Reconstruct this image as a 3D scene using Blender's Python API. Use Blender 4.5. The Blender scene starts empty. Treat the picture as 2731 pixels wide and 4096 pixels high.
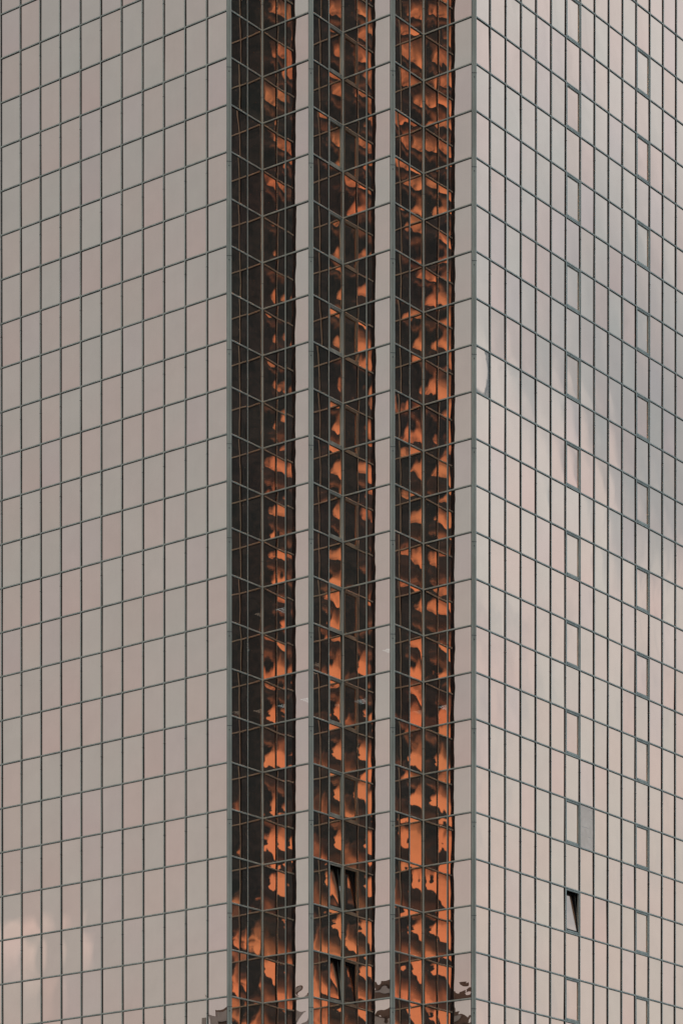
import bpy, math, random
from mathutils import Vector
from mathutils import noise as mnoise

# ------------------------------------------------------------------ camera
W_PX, H_PX = 2731.0, 4096.0
S = 1.1                                   # scale: 1.98 m rows, 1.2 m modules
F_PX, V0, PITCH = 11511.24, 6198.84, -0.0121279
TH = 0.6518586
CAM_H = 1.7
scene = bpy.context.scene
cam_data = bpy.data.cameras.new("camera")
cam = bpy.data.objects.new("camera", cam_data)
scene.collection.objects.link(cam)
cam.location = (0, 0, CAM_H)
cam.rotation_euler = (math.pi / 2 + PITCH, 0, 0)
cam_data.sensor_fit = 'HORIZONTAL'
cam_data.sensor_width = 36.0
cam_data.lens = 36.0 * F_PX / W_PX
cam_data.shift_y = (V0 - H_PX / 2) / W_PX
cam_data.clip_start = 0.5
cam_data.clip_end = 6000
scene.camera = cam

# ------------------------------------------------------------------ colour management and light paths
scene.view_settings.view_transform = 'Standard'
scene.view_settings.look = 'None'
scene.view_settings.exposure = 0.0
scene.view_settings.gamma = 1.0
scene.view_settings.use_curve_mapping = False
scene.cycles.max_bounces = 12
scene.cycles.glossy_bounces = 8
scene.cycles.blur_glossy = 0.0
scene.cycles.sample_clamp_indirect = 6.0

# ------------------------------------------------------------------ sky
SUN_EL, SUN_AZ = math.radians(52), math.radians(205)      # azimuth clockwise from +Y
world = bpy.data.worlds.new("World")
scene.world = world
world.use_nodes = True
nt = world.node_tree
nt.nodes.clear()


class Net:
    """Small helper to write node maths as expressions."""
    def __init__(self, tree):
        self.t = tree

    def new(self, kind, **kw):
        n = self.t.nodes.new(kind)
        for k, v in kw.items():
            setattr(n, k, v)
        return n

    def put(self, sock, v):
        if isinstance(v, bpy.types.NodeSocket):
            self.t.links.new(v, sock)
        else:
            sock.default_value = v

    def math(self, op, a, b=None, c=None):
        n = self.new('ShaderNodeMath', operation=op)
        self.put(n.inputs[0], a)
        if b is not None:
            self.put(n.inputs[1], b)
        if c is not None:
            self.put(n.inputs[2], c)
        return n.outputs[0]

    def add(self, a, b): return self.math('ADD', a, b)
    def sub(self, a, b): return self.math('SUBTRACT', a, b)
    def mul(self, a, b): return self.math('MULTIPLY', a, b)

    def smooth(self, v, lo, hi, to0=0.0, to1=1.0):
        n = self.new('ShaderNodeMapRange', interpolation_type='SMOOTHSTEP')
        self.put(n.inputs['Value'], v)
        self.put(n.inputs['From Min'], lo)
        self.put(n.inputs['From Max'], hi)
        self.put(n.inputs['To Min'], to0)
        self.put(n.inputs['To Max'], to1)
        return n.outputs[0]

    def mix(self, f, a, b):
        n = self.new('ShaderNodeMix', data_type='RGBA')
        self.put(n.inputs[0], f)
        for i, v in ((6, a), (7, b)):
            if isinstance(v, tuple) and len(v) == 3:
                v = (*v, 1.0)
            self.put(n.inputs[i], v)
        return n.outputs[2]

    def noise(self, vec, scale, detail=3.0, rough=0.5, dist=0.0):
        n = self.new('ShaderNodeTexNoise')
        if vec is not None:
            self.put(n.inputs['Vector'], vec)
        n.inputs['Scale'].default_value = scale
        n.inputs['Detail'].default_value = detail
        n.inputs['Roughness'].default_value = rough
        n.inputs['Distortion'].default_value = dist
        return n.outputs['Fac']

    def combine(self, x, y, z):
        n = self.new('ShaderNodeCombineXYZ')
        for i, v in enumerate((x, y, z)):
            self.put(n.inputs[i], v)
        return n.outputs[0]


N = Net(nt)
sky = N.new('ShaderNodeTexSky', sky_type='NISHITA')
sky.sun_disc = False
sky.sun_elevation = SUN_EL
sky.sun_rotation = SUN_AZ
bg_sky = N.new('ShaderNodeBackground')
bg_sky.inputs['Strength'].default_value = 0.1
nt.links.new(sky.outputs[0], bg_sky.inputs['Color'])

tc = N.new('ShaderNodeTexCoord')
sep = N.new('ShaderNodeSeparateXYZ')
nt.links.new(tc.outputs['Generated'], sep.inputs[0])
X, Y, Z = sep.outputs
el = N.mul(N.math('ARCSINE', Z), 57.2958)
az = N.mul(N.math('ARCTAN2', X, Y), 57.2958)              # 0 ahead, +90 right, +-180 behind
azb = N.math('ABSOLUTE', az)
vec = N.combine(az, el, 0.0)
# the cloud deck, brighter to the right, duller to the left
n1 = N.noise(N.combine(N.mul(az, 0.5), el, 0.0), 0.16, 4.0, 0.55, 0.6)
n2 = N.noise(N.combine(N.mul(az, 1.0), N.mul(el, 1.0), 7.0), 0.45, 3.0, 0.5, 0.8)
left_c = N.mix(N.smooth(el, 9, 27), (0.482, 0.612, 0.716), (0.410, 0.552, 0.664))
left_c = N.mix(N.mul(N.smooth(n1, 0.45, 0.7), 0.22), left_c, (0.50, 0.60, 0.70))
# a brighter cloud low on the left
lowcl = N.mul(N.smooth(N.add(az, N.mul(N.sub(n2, 0.5), 1.0)), -100.0, -99.2),
              N.smooth(N.add(el, N.mul(N.sub(n2, 0.5), 0.8)), 11.85, 11.4))
lowcl = N.mul(lowcl, N.smooth(el, 10.0, 11.4, 0.25, 1.0))
left_c = N.mix(N.mul(lowcl, 0.95), left_c, (0.70, 0.81, 0.92))
right_c = N.mix(N.smooth(el, 10, 26), (0.665, 0.845, 0.985), (0.735, 0.985, 1.215))
# dark bank across the right hand sky
bank = N.add(el, N.mul(N.sub(az, 69.0), -0.85))
bank = N.add(bank, N.mul(N.sub(n2, 0.5), 3.2))
bankm = N.mul(N.smooth(bank, 18.2, 20.6), N.smooth(bank, 27.5, 20.8))
bankm = N.mul(bankm, N.smooth(az, 72.2, 69.0, 0.45, 1.0))
right_c = N.mix(N.mul(bankm, 0.95), right_c, (0.43, 0.63, 0.815))
right_c = N.mix(N.mul(N.smooth(n2, 0.50, 0.75), 0.40), right_c, (0.50, 0.69, 0.87))
deck = N.mix(N.smooth(az, -60, 40), left_c, right_c)
deck = N.mix(N.smooth(el, 32, 60), deck, (0.46, 0.50, 0.52))
# behind the camera: a low glowing gap under a heavy dark cloud
da = N.mul(N.math('ARCTAN2', X, N.mul(Y, -1.0)), -57.2958)   # degrees off straight behind
nA = N.noise(N.combine(N.mul(da, 0.45), N.mul(el, 0.8), 3.0), 0.20, 3.0, 0.5, 0.5)
nC = N.noise(N.combine(N.mul(da, 0.9), N.mul(el, 1.0), 5.0), 1.0, 5.0, 0.6, 1.2)
nB = N.noise(N.combine(N.mul(da, 0.7), N.mul(el, 0.8), 11.0), 0.30, 4.0, 0.55, 0.6)
# lit undersides of successive cloud streets: crisp below, fading upwards
t = N.mul(N.add(N.add(el, N.mul(da, 0.8)), N.add(N.mul(N.sub(nA, 0.5), 12.0), N.mul(N.sub(nC, 0.5), 0.9))), 1.0 / 7.0)
s = N.math('FRACT', N.add(t, 20.0))
band = N.mul(N.smooth(s, 0.0, 0.03), N.smooth(s, 0.92, 0.08))
band = N.add(N.mul(band, 0.78), N.mul(N.smooth(s, 0.42, 0.39), N.mul(band, 0.22)))
shift = N.add(N.smooth(el, 8, 16, 5.2, -1.6), N.add(N.smooth(el, 14, 18, 0.0, -1.9), N.smooth(el, 22.0, 26.5, 0.0, 1.3)))
gate = N.smooth(N.add(N.add(da, shift), N.add(N.mul(N.sub(nB, 0.5), 12.0), N.mul(N.sub(nC, 0.5), 0.9))), -2.3, 1.7)
dim = N.mul(N.smooth(s, 0.97, 0.45), N.smooth(el, 24, 10, 0.10, 0.34))
glow = N.mul(gate, N.math('MAXIMUM', band, dim))
glow = N.mul(glow, N.smooth(el, 45, 33))
dk = N.add(N.mul(N.smooth(nC, 0.42, 0.62), 0.5), N.mul(N.smooth(nB, 0.40, 0.60), 0.5))
dark_c = N.mix(dk, (0.003, 0.020, 0.034), (0.026, 0.052, 0.075))
back_c = N.mix(glow, dark_c, (0.84, 0.56, 0.37))
isback = N.mul(N.smooth(azb, 146, 158), N.smooth(el, 58, 42))
total = N.mix(isback, deck, back_c)
bg_cl = N.new('ShaderNodeBackground')
nt.links.new(total, bg_cl.inputs['Color'])
mixs = N.new('ShaderNodeMixShader')
mixs.inputs[0].default_value = 0.965
nt.links.new(bg_sky.outputs[0], mixs.inputs[1])
nt.links.new(bg_cl.outputs[0], mixs.inputs[2])
wout = N.new('ShaderNodeOutputWorld')
nt.links.new(mixs.outputs[0], wout.inputs['Surface'])

# ------------------------------------------------------------------ veiled sun
sun_d = bpy.data.lights.new("sun", 'SUN')
sun_d.energy = 0.6
sun_d.angle = math.radians(15)
sun_d.color = (1.0, 0.95, 0.88)
sun = bpy.data.objects.new("sun", sun_d)
scene.collection.objects.link(sun)
sd = Vector((math.sin(SUN_AZ) * math.cos(SUN_EL), math.cos(SUN_AZ) * math.cos(SUN_EL), math.sin(SUN_EL)))
sun.rotation_euler = sd.to_track_quat('Z', 'Y').to_euler()


# ------------------------------------------------------------------ materials
def material(name):
    m = bpy.data.materials.new(name)
    m.use_nodes = True
    t = m.node_tree
    t.nodes.clear()
    out = t.nodes.new('ShaderNodeOutputMaterial')
    return m, Net(t), out


TINT = (0.85, 0.56, 0.42)


def glass_material(name, veil=0.03, rough=0.0, clear=0.0):
    m, n, out = material(name)
    at = n.new('ShaderNodeAttribute', attribute_name='tint')
    geo = n.new('ShaderNodeNewGeometry')
    streak = n.noise(geo.outputs['Position'], 1.3, 3.0, 0.55)
    mp = n.new('ShaderNodeMapping')
    mp.inputs['Scale'].default_value = (9.0, 9.0, 0.7)
    n.put(mp.inputs['Vector'], geo.outputs['Position'])
    drips = n.noise(mp.outputs[0], 1.0, 3.0, 0.6)
    f = n.add(n.mul(n.sub(streak, 0.5), 0.11), n.mul(n.sub(drips, 0.5), 0.06))
    uvn = n.new('ShaderNodeUVMap')
    us = n.new('ShaderNodeSeparateXYZ')
    n.put(us.inputs[0], uvn.outputs[0])
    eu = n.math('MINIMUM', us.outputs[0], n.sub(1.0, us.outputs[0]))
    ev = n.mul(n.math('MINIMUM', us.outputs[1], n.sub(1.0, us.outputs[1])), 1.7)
    edge = n.smooth(n.add(n.math('MINIMUM', eu, ev), n.mul(n.sub(streak, 0.5), 0.06)), 0.12, 0.0)   # darker towards the pane edges
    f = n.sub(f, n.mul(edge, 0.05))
    mul = n.new('ShaderNodeMix', data_type='RGBA', blend_type='MULTIPLY')
    mul.inputs[0].default_value = 1.0
    mul.inputs[6].default_value = (*TINT, 1)
    n.put(mul.inputs[7], at.outputs['Color'])
    hv = n.new('ShaderNodeHueSaturation')
    n.put(hv.inputs['Value'], n.add(f, 1.0))
    n.put(hv.inputs['Color'], mul.outputs[2])
    gl = n.new('ShaderNodeBsdfGlossy')
    gl.inputs['Roughness'].default_value = rough
    n.put(gl.inputs['Color'], hv.outputs[0])
    df = n.new('ShaderNodeBsdfDiffuse')
    df.inputs['Color'].default_value = (0.27, 0.285, 0.29, 1)
    mx = n.new('ShaderNodeMixShader')
    n.put(mx.inputs[0], n.add(veil, n.mul(n.sub(drips, 0.5), veil)))
    n.put(mx.inputs[1], gl.outputs[0])
    n.put(mx.inputs[2], df.outputs[0])
    last = mx.outputs[0]
    if clear:
        tr_ = n.new('ShaderNodeBsdfTransparent')
        m2 = n.new('ShaderNodeMixShader')
        m2.inputs[0].default_value = clear
        n.put(m2.inputs[1], last)
        n.put(m2.inputs[2], tr_.outputs[0])
        last = m2.outputs[0]
    n.put(out.inputs['Surface'], last)
    return m


def plain_material(name, col, rough=0.6, metal=0.0, var=0.25, scale=2.0, stretch=(1, 1, 1), spec=0.4):
    m, n, out = material(name)
    geo = n.new('ShaderNodeNewGeometry')
    mp = n.new('ShaderNodeMapping')
    mp.inputs['Scale'].default_value = stretch
    n.put(mp.inputs['Vector'], geo.outputs['Position'])
    a = n.noise(mp.outputs[0], scale, 4.0, 0.6)
    b = n.smooth(a, 0.3, 0.7)
    c = n.mix(b, tuple(x * (1 - var) for x in col), tuple(min(1, x * (1 + var)) for x in col))
    p = n.new('ShaderNodeBsdfPrincipled')
    n.put(p.inputs['Base Color'], c)
    p.inputs['Roughness'].default_value = rough
    p.inputs['Metallic'].default_value = metal
    p.inputs['Specular IOR Level'].default_value = spec
    n.put(out.inputs['Surface'], p.outputs[0])
    return m


def smear_material(name, board):
    """The dull grey replacement board and the smeared corner pane: blotchy film over the glass."""
    m, n, out = material(name)
    geo = n.new('ShaderNodeNewGeometry')
    at = n.new('ShaderNodeUVMap')
    uvs = n.new('ShaderNodeSeparateXYZ')
    n.put(uvs.inputs[0], at.outputs[0])
    u, v = uvs.outputs[0], uvs.outputs[1]
    nz = n.noise(n.combine(n.mul(u, 2.0), n.mul(v, 2.6), 1.7 if board else 4.1), 1.6, 5.0, 0.62, 0.6)
    fine = n.noise(n.combine(n.mul(u, 8.0), n.mul(v, 1.6), 3.3), 2.0, 4.0, 0.6)
    gl = n.new('ShaderNodeBsdfGlossy')
    gl.inputs['Roughness'].default_value = 0.06
    gl.inputs['Color'].default_value = (*TINT, 1)
    df = n.new('ShaderNodeBsdfDiffuse')
    mx = n.new('ShaderNodeMixShader')
    if board:
        # seams of the sheet and a paler rubbed bottom edge
        s = 0.0
        for at_v, wob in ((0.30, 0.02), (0.50, 0.03), (0.74, 0.02), (0.93, 0.02)):
            d = n.math('ABSOLUTE', n.sub(v, n.add(at_v, n.mul(n.sub(fine, 0.5), wob))))
            s = n.math('MAXIMUM', s, n.smooth(d, 0.016, 0.004)) if not isinstance(s, float) else n.smooth(d, 0.016, 0.004)
        s = n.mul(s, n.smooth(nz, 0.42, 0.6))
        c = n.mix(n.smooth(nz, 0.3, 0.72), (0.78, 0.64, 0.535), (0.96, 0.80, 0.68))
        c = n.mix(n.mul(s, 0.6), c, (0.36, 0.34, 0.33))
        n.put(df.inputs['Color'], c)
        mx.inputs[0].default_value = 0.72
    else:
        # a clear oval wiped in a grey film
        du = n.mul(n.sub(u, 0.42), 1.0 / 0.47)
        dv = n.mul(n.sub(v, 0.55), 1.0 / 0.55)
        r = n.add(n.mul(du, du), n.mul(dv, dv))
        r = n.add(r, n.mul(n.sub(nz, 0.5), 0.9))
        film = n.smooth(r, 0.72, 1.0)
        df.inputs['Color'].default_value = (0.25, 0.275, 0.265, 1)
        n.put(mx.inputs[0], n.mul(film, n.smooth(fine, 0.2, 0.7, 0.45, 0.85)))
    n.put(mx.inputs[1], gl.outputs[0])
    n.put(mx.inputs[2], df.outputs[0])
    n.put(out.inputs['Surface'], mx.outputs[0])
    return m


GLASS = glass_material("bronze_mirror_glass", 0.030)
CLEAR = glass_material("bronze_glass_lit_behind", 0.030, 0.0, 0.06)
METAL = plain_material("grey_green_aluminium", (0.455, 0.445, 0.368), 0.5, 0.0, 0.16, 0.8, (3, 3, 0.5))
GASKET = plain_material("black_gasket", (0.022, 0.018, 0.016), 0.7, 0.0, 0.3, 3.0, (1, 1, 1), 0.2)
JOINT = plain_material("dark_joint", (0.05, 0.055, 0.06), 0.7, 0.0, 0.3, 4.0)
DARK = plain_material("dark_interior", (0.012, 0.012, 0.012), 0.9, 0.0, 0.3, 0.6, (1, 1, 1), 0.0)
WHITE = plain_material("white_handle", (0.75, 0.78, 0.8), 0.4, 0.0, 0.05, 3.0)
LAMP, _n, _o = material("lamp_louvre")
_e = _n.new('ShaderNodeEmission')
_e.inputs['Color'].default_value = (0.85, 1.0, 0.98, 1)
_e.inputs['Strength'].default_value = 2.6
_n.put(_o.inputs['Surface'], _e.outputs[0])
BOARD = smear_material("dull_grey_sheet", True)
SMEAR = smear_material("smeared_glass", False)
ROOF = plain_material("roof_gravel", (0.2, 0.2, 0.19), 0.9, 0.0, 0.3, 1.5)
ASPHALT = plain_material("asphalt", (0.05, 0.05, 0.052), 0.9, 0.0, 0.25, 0.3)


# ------------------------------------------------------------------ mesh helper
class MB:
    def __init__(self):
        self.v, self.f, self.mi, self.sm, self.tint, self.uv = [], [], [], [], [], []

    def face(self, pts, mat=0, smooth=False, tint=(1, 1, 1), uv=None):
        b = len(self.v)
        self.v.extend(pts)
        self.f.append(tuple(range(b, b + len(pts))))
        self.mi.append(mat)
        self.sm.append(smooth)
        self.tint.append(tint)
        self.uv.append(uv)

    def grid(self, rows, mat=0, tint=(1, 1, 1)):
        b = len(self.v)
        nr, nc = len(rows), len(rows[0])
        for r in rows:
            self.v.extend(r)
        for i in range(nr - 1):
            for j in range(nc - 1):
                self.f.append((b + i * nc + j, b + i * nc + j + 1, b + (i + 1) * nc + j + 1, b + (i + 1) * nc + j))
                self.mi.append(mat)
                self.sm.append(True)
                if len(tint) == 3 and isinstance(tint[0], tuple):
                    cs = []
                    for jj, ii in ((j, i), (j + 1, i), (j + 1, i + 1), (j, i + 1)):
                        q = (ii / (nr - 1)) ** 0.7
                        m = 1 + tint[2] * (2 * jj / (nc - 1) - 1)
                        cs.append(tuple((fo + (ba - fo) * q) * m for ba, fo in zip(tint[0], tint[1])))
                    self.tint.append(cs)
                else:
                    self.tint.append(tint)
                self.uv.append([(j / (nc - 1), i / (nr - 1)), ((j + 1) / (nc - 1), i / (nr - 1)),
                                ((j + 1) / (nc - 1), (i + 1) / (nr - 1)), (j / (nc - 1), (i + 1) / (nr - 1))])

    def box(self, o, u, w, t, u0, u1, w0, w1, t0, t1, mat=0, mats=None):
        """Box in the frame (o; u, w, t); mats may give a material per side: -u,+u,-w,+w,-t,+t."""
        P = lambda a, b, c: o + u * a + w * b + t * c
        q = [((u0, w0, t0), (u0, w0, t1), (u0, w1, t1), (u0, w1, t0)),
             ((u1, w0, t0), (u1, w1, t0), (u1, w1, t1), (u1, w0, t1)),
             ((u0, w0, t0), (u1, w0, t0), (u1, w0, t1), (u0, w0, t1)),
             ((u0, w1, t0), (u0, w1, t1), (u1, w1, t1), (u1, w1, t0)),
             ((u0, w0, t0), (u0, w1, t0), (u1, w1, t0), (u1, w0, t0)),
             ((u0, w0, t1), (u1, w0, t1), (u1, w1, t1), (u0, w1, t1))]
        for i, c in enumerate(q):
            self.face([P(*k) for k in c], mats[i] if mats else mat)

    def prism(self, prof, axis_o, a, b, t, t0, t1, mats):
        """Extrude the closed profile [(a, b)...] along t from t0 to t1; mats gives a material per profile edge."""
        n = len(prof)
        pt = lambda k, z: axis_o + a * prof[k][0] + b * prof[k][1] + t * z
        for k in range(n):
            j = (k + 1) % n
            self.face([pt(k, t0), pt(j, t0), pt(j, t1), pt(k, t1)], mats[k])
        self.face([pt(k, t0) for k in range(n)][::-1], mats[0])
        self.face([pt(k, t1) for k in range(n)], mats[0])

    def build(self, name, mats, parent=None):
        me = bpy.data.meshes.new(name)
        me.from_pydata([tuple(p) for p in self.v], [], self.f)
        for m in mats:
            me.materials.append(m)
        me.polygons.foreach_set('material_index', self.mi)
        me.polygons.foreach_set('use_smooth', self.sm)
        ca = me.color_attributes.new('tint', 'FLOAT_COLOR', 'CORNER')
        cols = []
        for f, t in zip(self.f, self.tint):
            if isinstance(t, list):
                for c in t:
                    cols.extend((*c, 1.0))
            else:
                cols.extend([t[0], t[1], t[2], 1.0] * len(f))
        ca.data.foreach_set('color', cols)
        if any(self.uv):
            ul = me.uv_layers.new(name='UVMap')
            uvs = []
            for f, q in zip(self.f, self.uv):
                for k in range(len(f)):
                    uvs.extend(q[k] if q else (0.0, 0.0))
            ul.data.foreach_set('uv', uvs)
        me.update()
        o = bpy.data.objects.new(name, me)
        scene.collection.objects.link(o)
        if parent is not None:
            o.parent = parent
        return o


def empty(name, loc=(0, 0, 0), parent=None):
    o = bpy.data.objects.new(name, None)
    o.empty_display_size = 1.0
    scene.collection.objects.link(o)
    o.location = loc
    if parent is not None:
        o.parent = parent
    return o


# ------------------------------------------------------------------ the ground
g = MB()
g.face([Vector((-1500, -1500, 0)), Vector((1500, -1500, 0)), Vector((1500, 1500, 0)), Vector((-1500, 1500, 0))])
ground = g.build('ground', [ASPHALT])
ground['kind'] = 'structure'

# ------------------------------------------------------------------ plan of the tower
UP = Vector((0, 0, 1))
dR = Vector((math.sin(TH), math.cos(TH), 0))
dL = Vector((-math.cos(TH), math.sin(TH), 0))
nR = Vector((math.cos(TH), -math.sin(TH), 0))          # outward normals
nL = Vector((-math.sin(TH), -math.cos(TH), 0))
ROW = 1.8 * S
Z10 = 39.75748 * S + CAM_H
mL, mR = 1.09843844 * S, 1.07832152 * S
a1, a2, b1, b2 = 1.08333 * S, 0.93892 * S, 1.18022 * S, 1.22730 * S
P1 = Vector((-4.3148769, 111.101895, 0)) * S
step = dR * (a1 + a2) - dL * (b1 + b2)
POST = [P1 + step * k for k in range(4)]
INNER = [P1 + step * k + dR * (a1 + a2) for k in range(3)]
NL, NR = 24, 30
R_LO, R_HI = -12, 25                                   # pane rows, row r lies between lines r and r+1
Z_LO = Z10 + (R_LO - 10) * ROW
Z_HI = Z10 + (R_HI + 1 - 10) * ROW
zrow = lambda r: Z10 + (r - 10) * ROW


def project(p):
    c, s = math.cos(PITCH), math.sin(PITCH)
    h = p.z - CAM_H
    d = p.y * c + h * s
    u = -p.y * s + h * c
    return W_PX / 2 + F_PX * p.x / d, V0 - F_PX * u / d


tower = empty('glass_tower', (INNER[1].x, INNER[1].y, 0))
tower['label'] = 'tall office tower of bronze mirror glass with three dark notches up its corner'
tower['category'] = 'building'
T0 = tower.location.copy()


def part(mb, name, mats, parent=None):
    """Build in the tower's own space (its Empty stands at T0)."""
    off = Vector(T0)
    mb.v = [p - off for p in mb.v]
    return mb.build(name, mats, parent or tower)


# ------------------------------------------------------------------ walls: (start, direction, outward normal, pane widths)
class Wall:
    def __init__(self, key, start, d, n, widths, kind):
        self.key, self.start, self.d, self.n, self.kind = key, start, d, n, kind
        self.x = [0.0]
        for w in widths:
            self.x.append(self.x[-1] + w)


walls = [Wall('left', POST[0], dL, nL, [mL] * NL, 'face'),
         Wall('right', POST[3], dR, nR, [mR] * NR, 'face')]
for k in range(3):
    walls.append(Wall(('in', k), POST[k], dR, nR, [a1, a2], 'recess'))
    walls.append(Wall(('out', k), INNER[k], -dL, nL, [b1, b2], 'recess'))

# which panes are opening windows
def is_window(w, j, r):
    if r % 2 == 0 or r < -1 or r > 21:
        return False
    return (w.key == 'right' and j in (6, 11)) or (w.key == ('in', 1) and j == 1)


OPEN = {('right', 6, 1), (('in', 1), 1, 1), (('in', 1), 1, -1)}

rng = random.Random(7)
tints = [(1.0, 1.0, 1.0), (0.98, 1.005, 1.0), (0.97, 1.01, 1.01), (1.035, 0.97, 0.965), (1.02, 0.985, 0.97), (1.0, 0.985, 1.01)]


LIT = [(('out', 0), 0, 5), (('in', 0), 1, 6), (('out', 0), 1, 5), (('out', 1), 0, 5), (('in', 2), 0, 5), (('out', 2), 0, 5), (('out', 2), 1, 5),
       (('out', 0), 0, 7), (('out', 1), 1, 6), 
       (('out', 2), 1, -1), ('right', 0, -1), ('right', 0, 5)]


def pane_tint():
    t = rng.choice(tints)
    k = rng.uniform(0.975, 1.025)
    t = tuple(1 + (c - 1) * 0.9 for c in t)
    drift = rng.uniform(-0.02, 0.035)                        # pinker or greener towards the foot
    side = rng.uniform(-0.012, 0.012)
    base = tuple(c * k for c in t)
    foot = (base[0] * (1 + drift), base[1] * (1 - drift * .8), base[2] * (1 - drift * .6))
    return base, foot, side


# steady lean (rad) of the panes in each recess column, set to steer what they reflect
LEAN = {(('in', 0), 0): 0.006, (('in', 0), 1): 0.004, (('in', 1), 0): 0.0, (('in', 1), 1): -0.006,
        (('in', 2), 0): 0.002, (('in', 2), 1): -0.004, (('out', 0), 0): -0.008, (('out', 1), 0): 0.004,
        (('out', 2), 0): -0.006}

SWAY = {(('in', 0), 0): 0.026, (('in', 0), 1): 0.020, (('in', 1), 0): 0.022, (('in', 1), 1): -0.022,
        (('in', 2), 0): 0.034, (('in', 2), 1): 0.012, (('out', 0), 0): -0.020, (('out', 1), 0): 0.004, (('out', 2), 0): 0.020}


def pane_grid(w, j, r, inset=0.02, zpad=0.02, lo=None, back=0.0):
    """A pane as a gently bulged and rippled sheet."""
    u0, u1 = w.x[j] + inset, w.x[j + 1] - inset
    z0, z1 = zrow(r) + zpad, zrow(r + 1) - zpad
    visible = -3 <= r <= 22
    if not visible or (w.key == 'left' and j > 12) or (w.key == 'right' and j > 16):
        nu, nv = 2, 3
    elif w.kind == 'recess':
        nu, nv = 15, 25
    else:
        nu, nv = 8, 13
    wu, hz = u1 - u0, z1 - z0
    seed = Vector((rng.uniform(-50, 50), rng.uniform(-50, 50), rng.uniform(-50, 50)))
    if w.kind == 'recess':
        A = rng.choice((rng.uniform(0.013, 0.019), rng.uniform(0.013, 0.019), rng.uniform(0.006, 0.013)))
        rip = rng.uniform(0.0018, 0.0032)
        if w.key[0] == 'out' and j == 1:
            A, rip = rng.uniform(0.003, 0.006), 0.0034
        lean = LEAN.get((w.key, j), 0.0) * .6 + rng.gauss(0, 0.005)
        sway = SWAY.get((w.key, j), 0.0) * .5 + rng.gauss(0, 0.005)
        if w.key[0] == 'out' and j == 1:
            lean, sway = lean * .4, sway * .25
    else:
        A = rng.uniform(0.0008, 0.0024)
        rip = 0.0010
        lean = rng.gauss(0, 0.0020)
        sway = rng.gauss(0, 0.0022)
    rows = []
    for i in range(nv):
        q = i / (nv - 1)
        b = 2 * q - 1
        line = []
        for k in range(nu):
            p = k / (nu - 1)
            a = 2 * p - 1
            h = A * (1 - (0.16 if w.kind == 'recess' else 1.0) * a * a) * (1 - b * b)
            env = min(1.0, 4.5 * min(p, 1 - p) + 0.15) * min(1.0, 6.0 * min(q, 1 - q) + 0.15)
            h += rip * env * (mnoise.noise(seed + Vector((p * 1.2, q * 2.0, 0))) +
                              0.25 * mnoise.noise(seed * 2 + Vector((p * 3.0, q * 5.5, 4.0))))
            h += lean * b * hz * 0.5 + sway * a * wu * 0.5
            line.append(w.start + w.d * (u0 + wu * p) + w.n * (h - back) + UP * (z0 + hz * q))
        rows.append(line)
    # face order so that normals point out
    nrm = w.d.cross(UP)
    if nrm.dot(w.n) < 0:
        rows = [l[::-1] for l in rows]
    return rows


def shown_area(w, j, r):
    xs, ys = [], []
    for a in (w.x[j], w.x[j + 1]):
        for z in (zrow(r), zrow(r + 1)):
            px, py = project(w.start + w.d * a + UP * z)
            xs.append(min(max(px, 0), W_PX))
            ys.append(min(max(py, 0), H_PX))
    # width times mean height of the two sides, clipped
    return (max(xs) - min(xs)) * ((ys[0] - ys[1]) + (ys[2] - ys[3])) / 2


specs = {'face': [], 'recess': []}
win = []
for w in walls:
    for j in range(len(w.x) - 1):
        for r in range(R_LO, R_HI + 1):
            if is_window(w, j, r):
                win.append((w, j, r))
            else:
                specs[w.kind].append((shown_area(w, j, r), w, j, r))

SPECIAL = {('right', 7, 3): ('board', 'dull grey replacement panel beside an opening window'),
           ('right', 0, 12): ('smear', 'pane with a smeared grey film beside the corner post')}
for kind, name in (('face', 'glass_pane'), ('recess', 'recess_pane')):
    order = sorted(specs[kind], key=lambda s: -s[0])
    solo = 98 - sum(1 for k in LIT if (k[0] in ('left', 'right')) == (kind == 'face')) + (0 if kind == 'face' else 2)
    rest = MB()
    count = 0
    for area, w, j, r in order:
        sp = SPECIAL.get((w.key, j, r))
        if sp:
            mb = MB()
            mb.grid(pane_grid(w, j, r))
            o = part(mb, name, [BOARD if sp[0] == 'board' else SMEAR])
            o['label'] = sp[1]
        elif (w.key, j, r) in LIT:
            mb = MB()
            mb.grid(pane_grid(w, j, r), 0, pane_tint())
            part(mb, name, [CLEAR])
        elif count < solo:
            mb = MB()
            mb.grid(pane_grid(w, j, r), 0, pane_tint())
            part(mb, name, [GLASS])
            count += 1
        else:
            rest.grid(pane_grid(w, j, r), 0, pane_tint())
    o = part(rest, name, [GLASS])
    o['kind'] = 'stuff'

# ------------------------------------------------------------------ mullions, posts and transoms
def bar_profile(wd, dp, stem=0.020):
    """Rounded cap on a dark gasket stem: (along the wall, out of the wall), material per edge."""
    h = wd / 2
    pr = [(-h * 0.80, -0.05), (h * 0.80, -0.05), (h * 0.80, stem), (h, stem), (h, dp - 0.012), (h * 0.55, dp),
          (-h * 0.55, dp), (-h, dp - 0.012), (-h, stem), (-h * 0.80, stem)]
    mats = [1, 1, 1, 1, 0, 0, 0, 1, 1, 1]
    return pr, mats


M3 = [METAL, GASKET, JOINT]


def mullion(w, j, dp=0.050):
    wd = 0.066 if w.kind == 'face' else 0.058
    mb = MB()
    o = w.start + w.d * w.x[j]
    pr, mats = bar_profile(wd, dp)
    mb.prism(pr, o, w.d, w.n, UP, Z_LO, Z_HI, mats)
    for r in range(-1, 22, 2):
        z = zrow(r) - 0.62
        mb.box(o, w.d, w.n, UP, -wd / 2 - .002, wd / 2 + .002, 0.0, dp + .002, z, z + .016, 2)
    return part(mb, 'mullion', M3)


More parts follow.
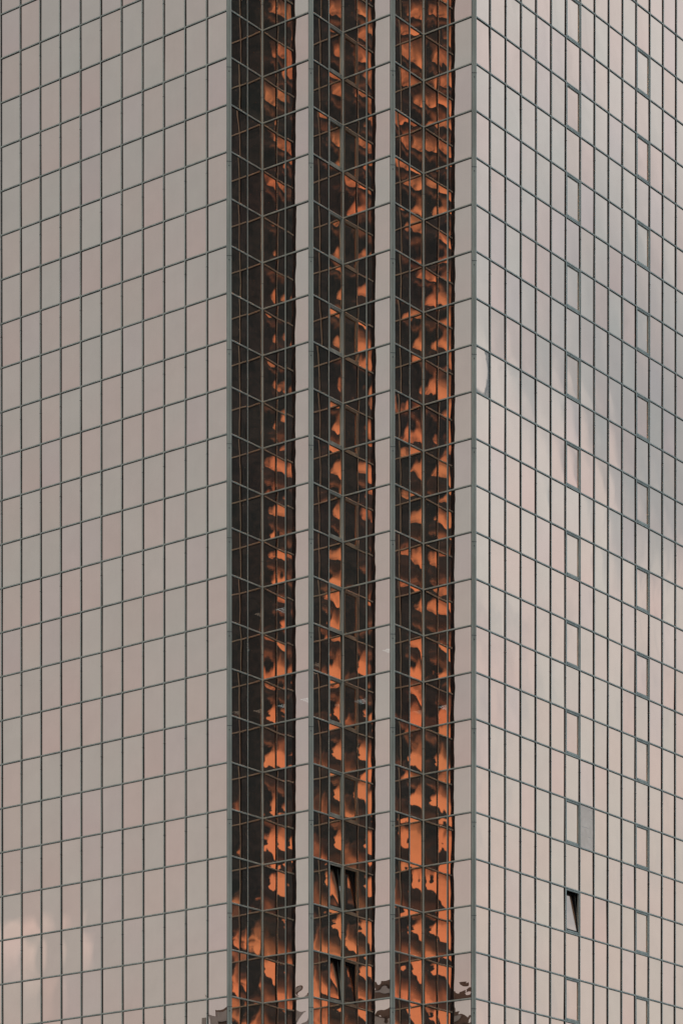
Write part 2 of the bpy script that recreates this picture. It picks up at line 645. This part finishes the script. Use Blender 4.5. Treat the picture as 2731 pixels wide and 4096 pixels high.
for w in walls:
    for j in range(1, len(w.x) - (0 if w.kind == 'face' else 1)):
        mullion(w, j)

# the re-entrant corner bars
for k in range(3):
    mb = MB()
    bis = (nR + nL).normalized()
    ac = Vector((1, 0, 0))
    ac = (ac - bis * ac.dot(bis)).normalized()
    pr, mats = bar_profile(0.075, 0.085, 0.05)
    mb.prism(pr, INNER[k], ac, bis, UP, Z_LO, Z_HI, mats)
    for r in range(-1, 22, 2):
        z = zrow(r) - 0.9
        mb.box(INNER[k], ac, bis, UP, -.040, .040, 0.0, .087, z, z + .016, 2)
    part(mb, 'mullion', M3)

# the outer corner posts: a fluted square cap round each salient corner
for k in range(4):
    mb = MB()
    o = POST[k]
    bis = (nR + nL).normalized()
    ac = dR - bis * dR.dot(bis)
    ac = Vector((bis.y, -bis.x, 0))
    if ac.x < 0:
        ac = -ac
    h = 0.100
    pr = [(-h, -0.10), (h, -0.10), (h, 0.045), (h - .018, 0.060), (0.030, 0.060), (0.026, 0.046), (0.010, 0.046), (0.006, 0.060),
          (-0.030, 0.060), (-0.034, 0.046), (-0.050, 0.046), (-0.054, 0.060), (-h + .018, 0.060), (-h, 0.045)]
    mats = [1, 1, 0, 0, 2, 0, 2, 0, 0, 0, 0, 0, 0, 1]
    mb.prism(pr, o, ac, bis, UP, Z_LO, Z_HI, mats)
    for r in range(-1, 22, 2):
        z = zrow(r) - 0.47
        mb.box(o, ac, bis, UP, -h - .003, h + .003, 0.0, .063, z, z + .022, 2)
        mb.box(o, ac, bis, UP, -0.018, 0.018, 0.0, .064, z - .19, z - .14, 2)
    part(mb, 'corner_post', M3)

# transoms: one bar per row and wall
tr = []
for w in walls:
    for r in range(R_LO, R_HI + 2):
        pa = project(w.start + UP * zrow(r))
        pb = project(w.start + w.d * w.x[-1] + UP * zrow(r))
        x0, x1 = sorted((pa[0], pb[0]))
        vis = max(0, min(x1, W_PX) - max(x0, 0)) if max(pa[1], pb[1]) > 0 and min(pa[1], pb[1]) < H_PX else 0
        tr.append((vis, w, r))
tr.sort(key=lambda t: -t[0])
rest = MB()
for i, (vis, w, r) in enumerate(tr):
    mb = MB() if i < 100 else rest
    pr, mats = bar_profile(0.072, 0.040, 0.016)
    e0 = 0.05 if w.key in ('left', 'right') or w.key[0] == 'in' else 0.03
    e1 = w.x[-1] - (0.05 if w.kind == 'recess' else 0.0)
    mb.prism([(p[0], p[1]) for p in pr], w.start + UP * zrow(r), UP, w.n, w.d, e0, e1, mats)
    if i < 100:
        part(mb, 'transom', M3)
o = part(rest, 'transom', M3)
o['kind'] = 'stuff'

# ------------------------------------------------------------------ opening windows
def window(w, j, r):
    opened = (w.key, j, r) in OPEN
    x0, x1 = w.x[j] + 0.033, w.x[j + 1] - 0.033
    if w.kind == 'recess':
        x1 = w.x[j + 1] - 0.055
    z0, z1 = zrow(r) + 0.036, zrow(r + 1) - 0.036
    base = w.start + w.d * ((x0 + x1) / 2) + UP * z0
    root = empty('window', base - T0, tower)
    if opened:
        root['label'] = ('open window in the pale face, its sash tilted inward at the top' if w.kind == 'face' else
                         'open window with a white handle, tilted inward in the dark notch' if r == 1 else
                         'lower open window in the dark notch, its sash tilted inward')

    def sub(mb, name, mats):
        mb.v = [p - base for p in mb.v]
        return mb.build(name, mats, root)
    o = w.start
    fb = 0.062
    f = MB()
    # fixed frame with a dark shadow gap round it
    for (ua, ub, za, zb) in ((x0 + .012, x0 + fb, z0 + .01, z1 - .012), (x1 - fb, x1 - .012, z0 + .01, z1 - .012),
                             (x0 + fb, x1 - fb, z1 - fb, z1 - .012), (x0 + fb, x1 - fb, z0 + .01, z0 + fb + .03)):
        f.box(o, w.d, w.n, UP, ua, ub, -.05, .030, za, zb, 0)
    for (ua, ub, za, zb) in ((x0, x0 + .012, z0, z1), (x1 - .012, x1, z0, z1), (x0 + .012, x1 - .012, z1 - .012, z1),
                             (x0 + .012, x1 - .012, z0, z0 + .01)):
        f.box(o, w.d, w.n, UP, ua, ub, -.05, .012, za, zb, 1)
    sub(f, 'frame', M3)
    bolts = MB()
    for ux in (x0 + .12, x1 - .12):
        bolts.box(o, w.d, w.n, UP, ux - .02, ux + .02, .03, .036, z0 + .045, z0 + .075, 2)
    sub(bolts, 'hinge', M3)
    # sash: hinged along its bottom edge
    sx0, sx1, sz0, sz1 = x0 + fb + .004, x1 - fb - .004, z0 + fb + .034, z1 - fb - .004
    ang = 0.115 if opened else 0.0
    ca, sa = math.cos(ang), math.sin(ang)
    t = UP * ca - w.n * sa
    nn = w.n * ca + UP * sa
    so = o + UP * sz0
    hh = sz1 - sz0
    s = MB()
    sb = 0.022 if not opened else 0.05
    smat = 0 if not opened else 1
    for (ua, ub, ta, tb) in ((sx0, sx0 + sb, 0, hh), (sx1 - sb, sx1, 0, hh), (sx0 + sb, sx1 - sb, hh - sb, hh), (sx0 + sb, sx1 - sb, 0, sb)):
        s.box(so, w.d, nn, t, ua, ub, -.045, .010, ta, tb, smat)
    if opened:
        s.box(so, w.d, nn, t, sx1 - .004, sx1 + .012, .010, .022, 0, hh, 0)
    sub(s, 'sash', M3)
    p = MB()
    rows = []
    nu, nv = 11, 19
    seed = Vector((rng.uniform(-50, 50), rng.uniform(-50, 50), 2))
    A = rng.uniform(.010, .016) if w.kind == 'recess' else rng.uniform(.001, .003)
    rip = .0025 if w.kind == 'recess' else .001
    for i in range(nv):
        q = i / (nv - 1)
        line = []
        for k in range(nu):
            u = k / (nu - 1)
            h = A * (1 - (0.16 if w.kind == 'recess' else 1.0) * (2 * u - 1) ** 2) * (1 - (2 * q - 1) ** 2)
            h += SWAY.get((w.key, j), 0.0) * (2 * u - 1) * 0.2 - (0.012 if w.kind == 'recess' else 0)
            h += rip * min(1, 6 * min(u, 1 - u) + .1) * min(1, 6 * min(q, 1 - q) + .1) * mnoise.noise(seed + Vector((u * 1.5, q * 2.8, 0)))
            line.append(so + w.d * (sx0 + sb * .8 + (sx1 - sx0 - 1.6 * sb) * u) + t * (sb * .8 + (hh - 1.6 * sb) * q) + nn * (h - .02))
        rows.append(line)
    if w.d.cross(UP).dot(w.n) < 0:
        rows = [l[::-1] for l in rows]
    p.grid(rows, 0, pane_tint())
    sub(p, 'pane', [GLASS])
    if opened:
        # dark room seen through the gap: reveal and back
        b = MB()
        dpt = 1.4
        for (ua, ub, wa, wb, za, zb) in ((x0 - .6, x1 + .6, -dpt - .1, -dpt, z0 - .3, z1 + .5),
                                         (x0 - .7, x0 - .6, -dpt, -.06, z0 - .3, z1 + .5), (x1 + .6, x1 + .7, -dpt, -.06, z0 - .3, z1 + .5),
                                         (x0 - .6, x1 + .6, -dpt, -.06, z1 + .5, z1 + .6), (x0 - .6, x1 + .6, -dpt, -.06, z0 - .4, z0 - .3)):
            b.box(o, w.d, w.n, UP, ua, ub, wa, wb, za, zb, 0)
        sub(b, 'reveal', [DARK])
        # the latch on the sash edge
        hb = MB()
        if w.kind == 'recess':
            hb.prism([(-.025, .0), (.025, .0), (.03, .03), (.012, .055), (-.012, .055), (-.03, .03)],
                     so + w.d * (sx1 + .015) + nn * -.01, w.d, nn, t, hh * .44, hh * .56, [0] * 6)
            if r == 1:
                sub(hb, 'handle', [WHITE])
        else:
            hb.prism([(-.02, .0), (.06, .0), (.06, .012), (.045, .02), (-.02, .02)],
                     so + w.d * (sx0 + sb) + nn * -.02, w.d, nn, t, hh * .36, hh * .56, [0] * 5)
            sub(hb, 'handle', [JOINT])
    return root


for w, j, r in win:
    window(w, j, r)

# lit office ceilings that show faintly through a few panes
LIT_W = [(next(x for x in walls if x.key == k), j, r) for k, j, r in LIT]
for w, j, r in LIT_W:
    o = w.start + w.d * ((w.x[j] + w.x[j + 1]) / 2)
    zc = zrow(r) + ROW * rng.uniform(.45, .8)
    hw = (w.x[j + 1] - w.x[j]) / 2
    h0, h1 = -hw, hw
    if w.x[j] == 0 and not (w.kind == 'recess' and w.key[0] == 'out'):
        h0 += .13                                           # keep clear of the glass round the post
    if w.kind == 'recess' and w.key[0] == 'out' and j == 1:
        h1 -= .13
    rm = MB()
    for (ua, ub, wa, wb, za, zb) in ((h0, h1, -1.5, -1.4, zrow(r), zrow(r + 1)), (h0 - .02, h0, -1.4, -.08, zrow(r), zrow(r + 1)),
                                     (h1, h1 + .02, -1.4, -.08, zrow(r), zrow(r + 1)), (h0, h1, -1.4, -.08, zrow(r + 1), zrow(r + 1) + .02),
                                     (h0, h1, -1.4, -.08, zrow(r) - .02, zrow(r))):
        rm.box(o, w.d, w.n, UP, ua, ub, wa, wb, za, zb)
    part(rm, 'office_room', [DARK])
    lm = MB()
    small = r < 0
    nx, ny = (1, 1) if small else (6, 4)
    wd = .22 if small else .62
    uc = rng.uniform(-.15, .15)
    for a in range(nx):
        for b_ in range(ny):
            ua = uc - wd / 2 + a * wd / nx
            wa = -.55 - b_ * .16
            lm.box(o, w.d, w.n, UP, ua, ua + wd / nx * .7, wa - .05, wa, zc, zc + .02)
    part(lm, 'ceiling_light', [LAMP])

# ------------------------------------------------------------------ body of the tower behind the glass
ring = [POST[0] + dL * (NL * mL), POST[0], INNER[0], POST[1], INNER[1], POST[2], INNER[2], POST[3], POST[3] + dR * (NR * mR)]
far = ring[-1] + dL * (NL * mL - 0)
inner = []
inw = -(nR + nL).normalized()
open_holes = [(w, j, r) for (w, j, r) in win if (w.key, j, r) in OPEN]
b = MB()
OFF = 0.07
for w in walls:
    for j in range(len(w.x) - 1):
        # one dark strip behind each column of panes, left open behind the open windows
        holes = sorted([r for (ww, jj, r) in open_holes if ww is w and jj == j] + [r for (kk, jj, r) in LIT if kk == w.key and jj == j])
        cuts, z = [], Z_LO
        for r in holes:
            cuts.append((z, zrow(r)))
            z = zrow(r + 1)
        cuts.append((z, Z_HI))
        for za, zb in cuts:
            pa = w.start + w.d * w.x[j] - w.n * OFF
            pb = w.start + w.d * w.x[j + 1] - w.n * OFF
            b.face([pa + UP * za, pb + UP * za, pb + UP * zb, pa + UP * zb])
part(b, 'backing_wall', [DARK])
bw = MB()
back_pts = [ring[-1], ring[-1] - nR * 30, ring[0] - nL * 30, ring[0]]
for pa, pb in zip(back_pts, back_pts[1:]):
    bw.face([pa, pb, pb + UP * Z_HI, pa + UP * Z_HI])
part(bw, 'rear_wall', [DARK])
rf = MB()
rf.face([p + UP * Z_HI for p in ring + [ring[-1] - nR * 30, ring[0] - nL * 30]])
part(rf, 'roof', [ROOF])
pl = MB()
for w in walls:
    pa, pb = w.start + w.n * .01, w.start + w.d * w.x[-1] + w.n * .01
    pl.face([pa, pb, pb + UP * Z_LO, pa + UP * Z_LO])
part(pl, 'plinth', [plain_material("plinth_stone", (0.28, 0.26, 0.24), 0.7)])

# ------------------------------------------------------------------ the city the glass reflects
BROWN = plain_material("brown_render", (0.17, 0.115, 0.085), 0.85, 0.0, 0.15, 0.2)
SLATE = plain_material("dark_facade", (0.035, 0.034, 0.033), 0.6, 0.0, 0.3, 0.1)
PANE = plain_material("block_window", (0.045, 0.045, 0.05), 0.15, 0.0, 0.1, 0.5)
PALE = plain_material("pale_band", (0.45, 0.42, 0.39), 0.8, 0.0, 0.1, 0.5)


def block(label, az_deg, dist, width, depth, height, wall_m, steps=((1.0, 0.0),), floor=3.4, bay=3.0):
    """A city block facing the tower; windows as rows of panes on the side that faces it."""
    c0 = Vector((INNER[1].x, INNER[1].y, 0))
    a = math.radians(az_deg)
    out = Vector((math.sin(a), math.cos(a), 0))
    c = c0 + out * dist
    root = empty('office_block', c)
    root['label'] = label
    root['category'] = 'building'
    tdir = Vector((out.y, -out.x, 0))
    body = MB()
    zero = Vector((0, 0, 0))
    z = 0.0
    body.box(zero, tdir, out, UP, -width / 2, width / 2, 0, depth, 0, height, 0)
    for fw, extra in steps:
        if extra > 0:
            body.box(zero, tdir, out, UP, -width / 2 * fw, width / 2 * fw, depth * .15, depth * .85, height, height + extra, 0)
    body.build('wall', [wall_m], root)
    par = MB()
    par.box(zero, tdir, out, UP, -width / 2 - .3, width / 2 + .3, -.3, -.002, height - .9, height + .5, 0)
    par.build('parapet', [PALE if wall_m is BROWN else wall_m], root)
    wn = MB()
    nb = int(width / bay)
    for i in range(int(height / floor) - 1):
        for k in range(nb):
            u = -width / 2 + (k + .5) * width / nb
            wn.box(zero, tdir, out, UP, u - bay * .28, u + bay * .28, -.06, -.003, i * floor + 1.2, i * floor + 2.9, 0)
    o = wn.build('window', [PANE], root)
    o['kind'] = 'stuff'
    return root


block('wide brown office block mirrored at the foot of the pale piers', -107.6, 210, 34, 18, 59.5, BROWN, ((.55, 1.6), (.22, 4.0), (.08, 6.5)), 5.2, 4.6)
block('narrow brown block mirrored in the lowest panes of the left face', -103.2, 232, 7, 12, 62.5, BROWN, ((.5, 2.0),), 5.2, 4.6)
# unseen ridge added behind the camera so the recess glass mirrors a dark edge
ADDED_HILL = plain_material("added_ridge", (0.035, 0.040, 0.032), 0.9, 0.0, 0.35, 0.02)
hm = MB()
rows = []
for i in range(7):
    q = i / 6
    line = []
    for k in range(121):
        a = math.radians(180 + (k - 60) * 0.8)
        d = 620 + 420 * q
        ht = 118 + 26 * mnoise.noise(Vector((k * 0.06, 1.3, 0))) + 12 * mnoise.noise(Vector((k * 0.27, 4.3, 0))) + 4 * mnoise.noise(Vector((k * 0.9, 2.0, 0)))
        line.append(Vector((math.sin(a) * d, math.cos(a) * d, ht * math.sin(math.pi * min(1.0, q * 1.02)) ** 0.8 - 1.0)))
    rows.append(line)
hm.grid(rows)
added_hill = hm.build('added_hills', [ADDED_HILL])
added_hill['kind'] = 'structure'
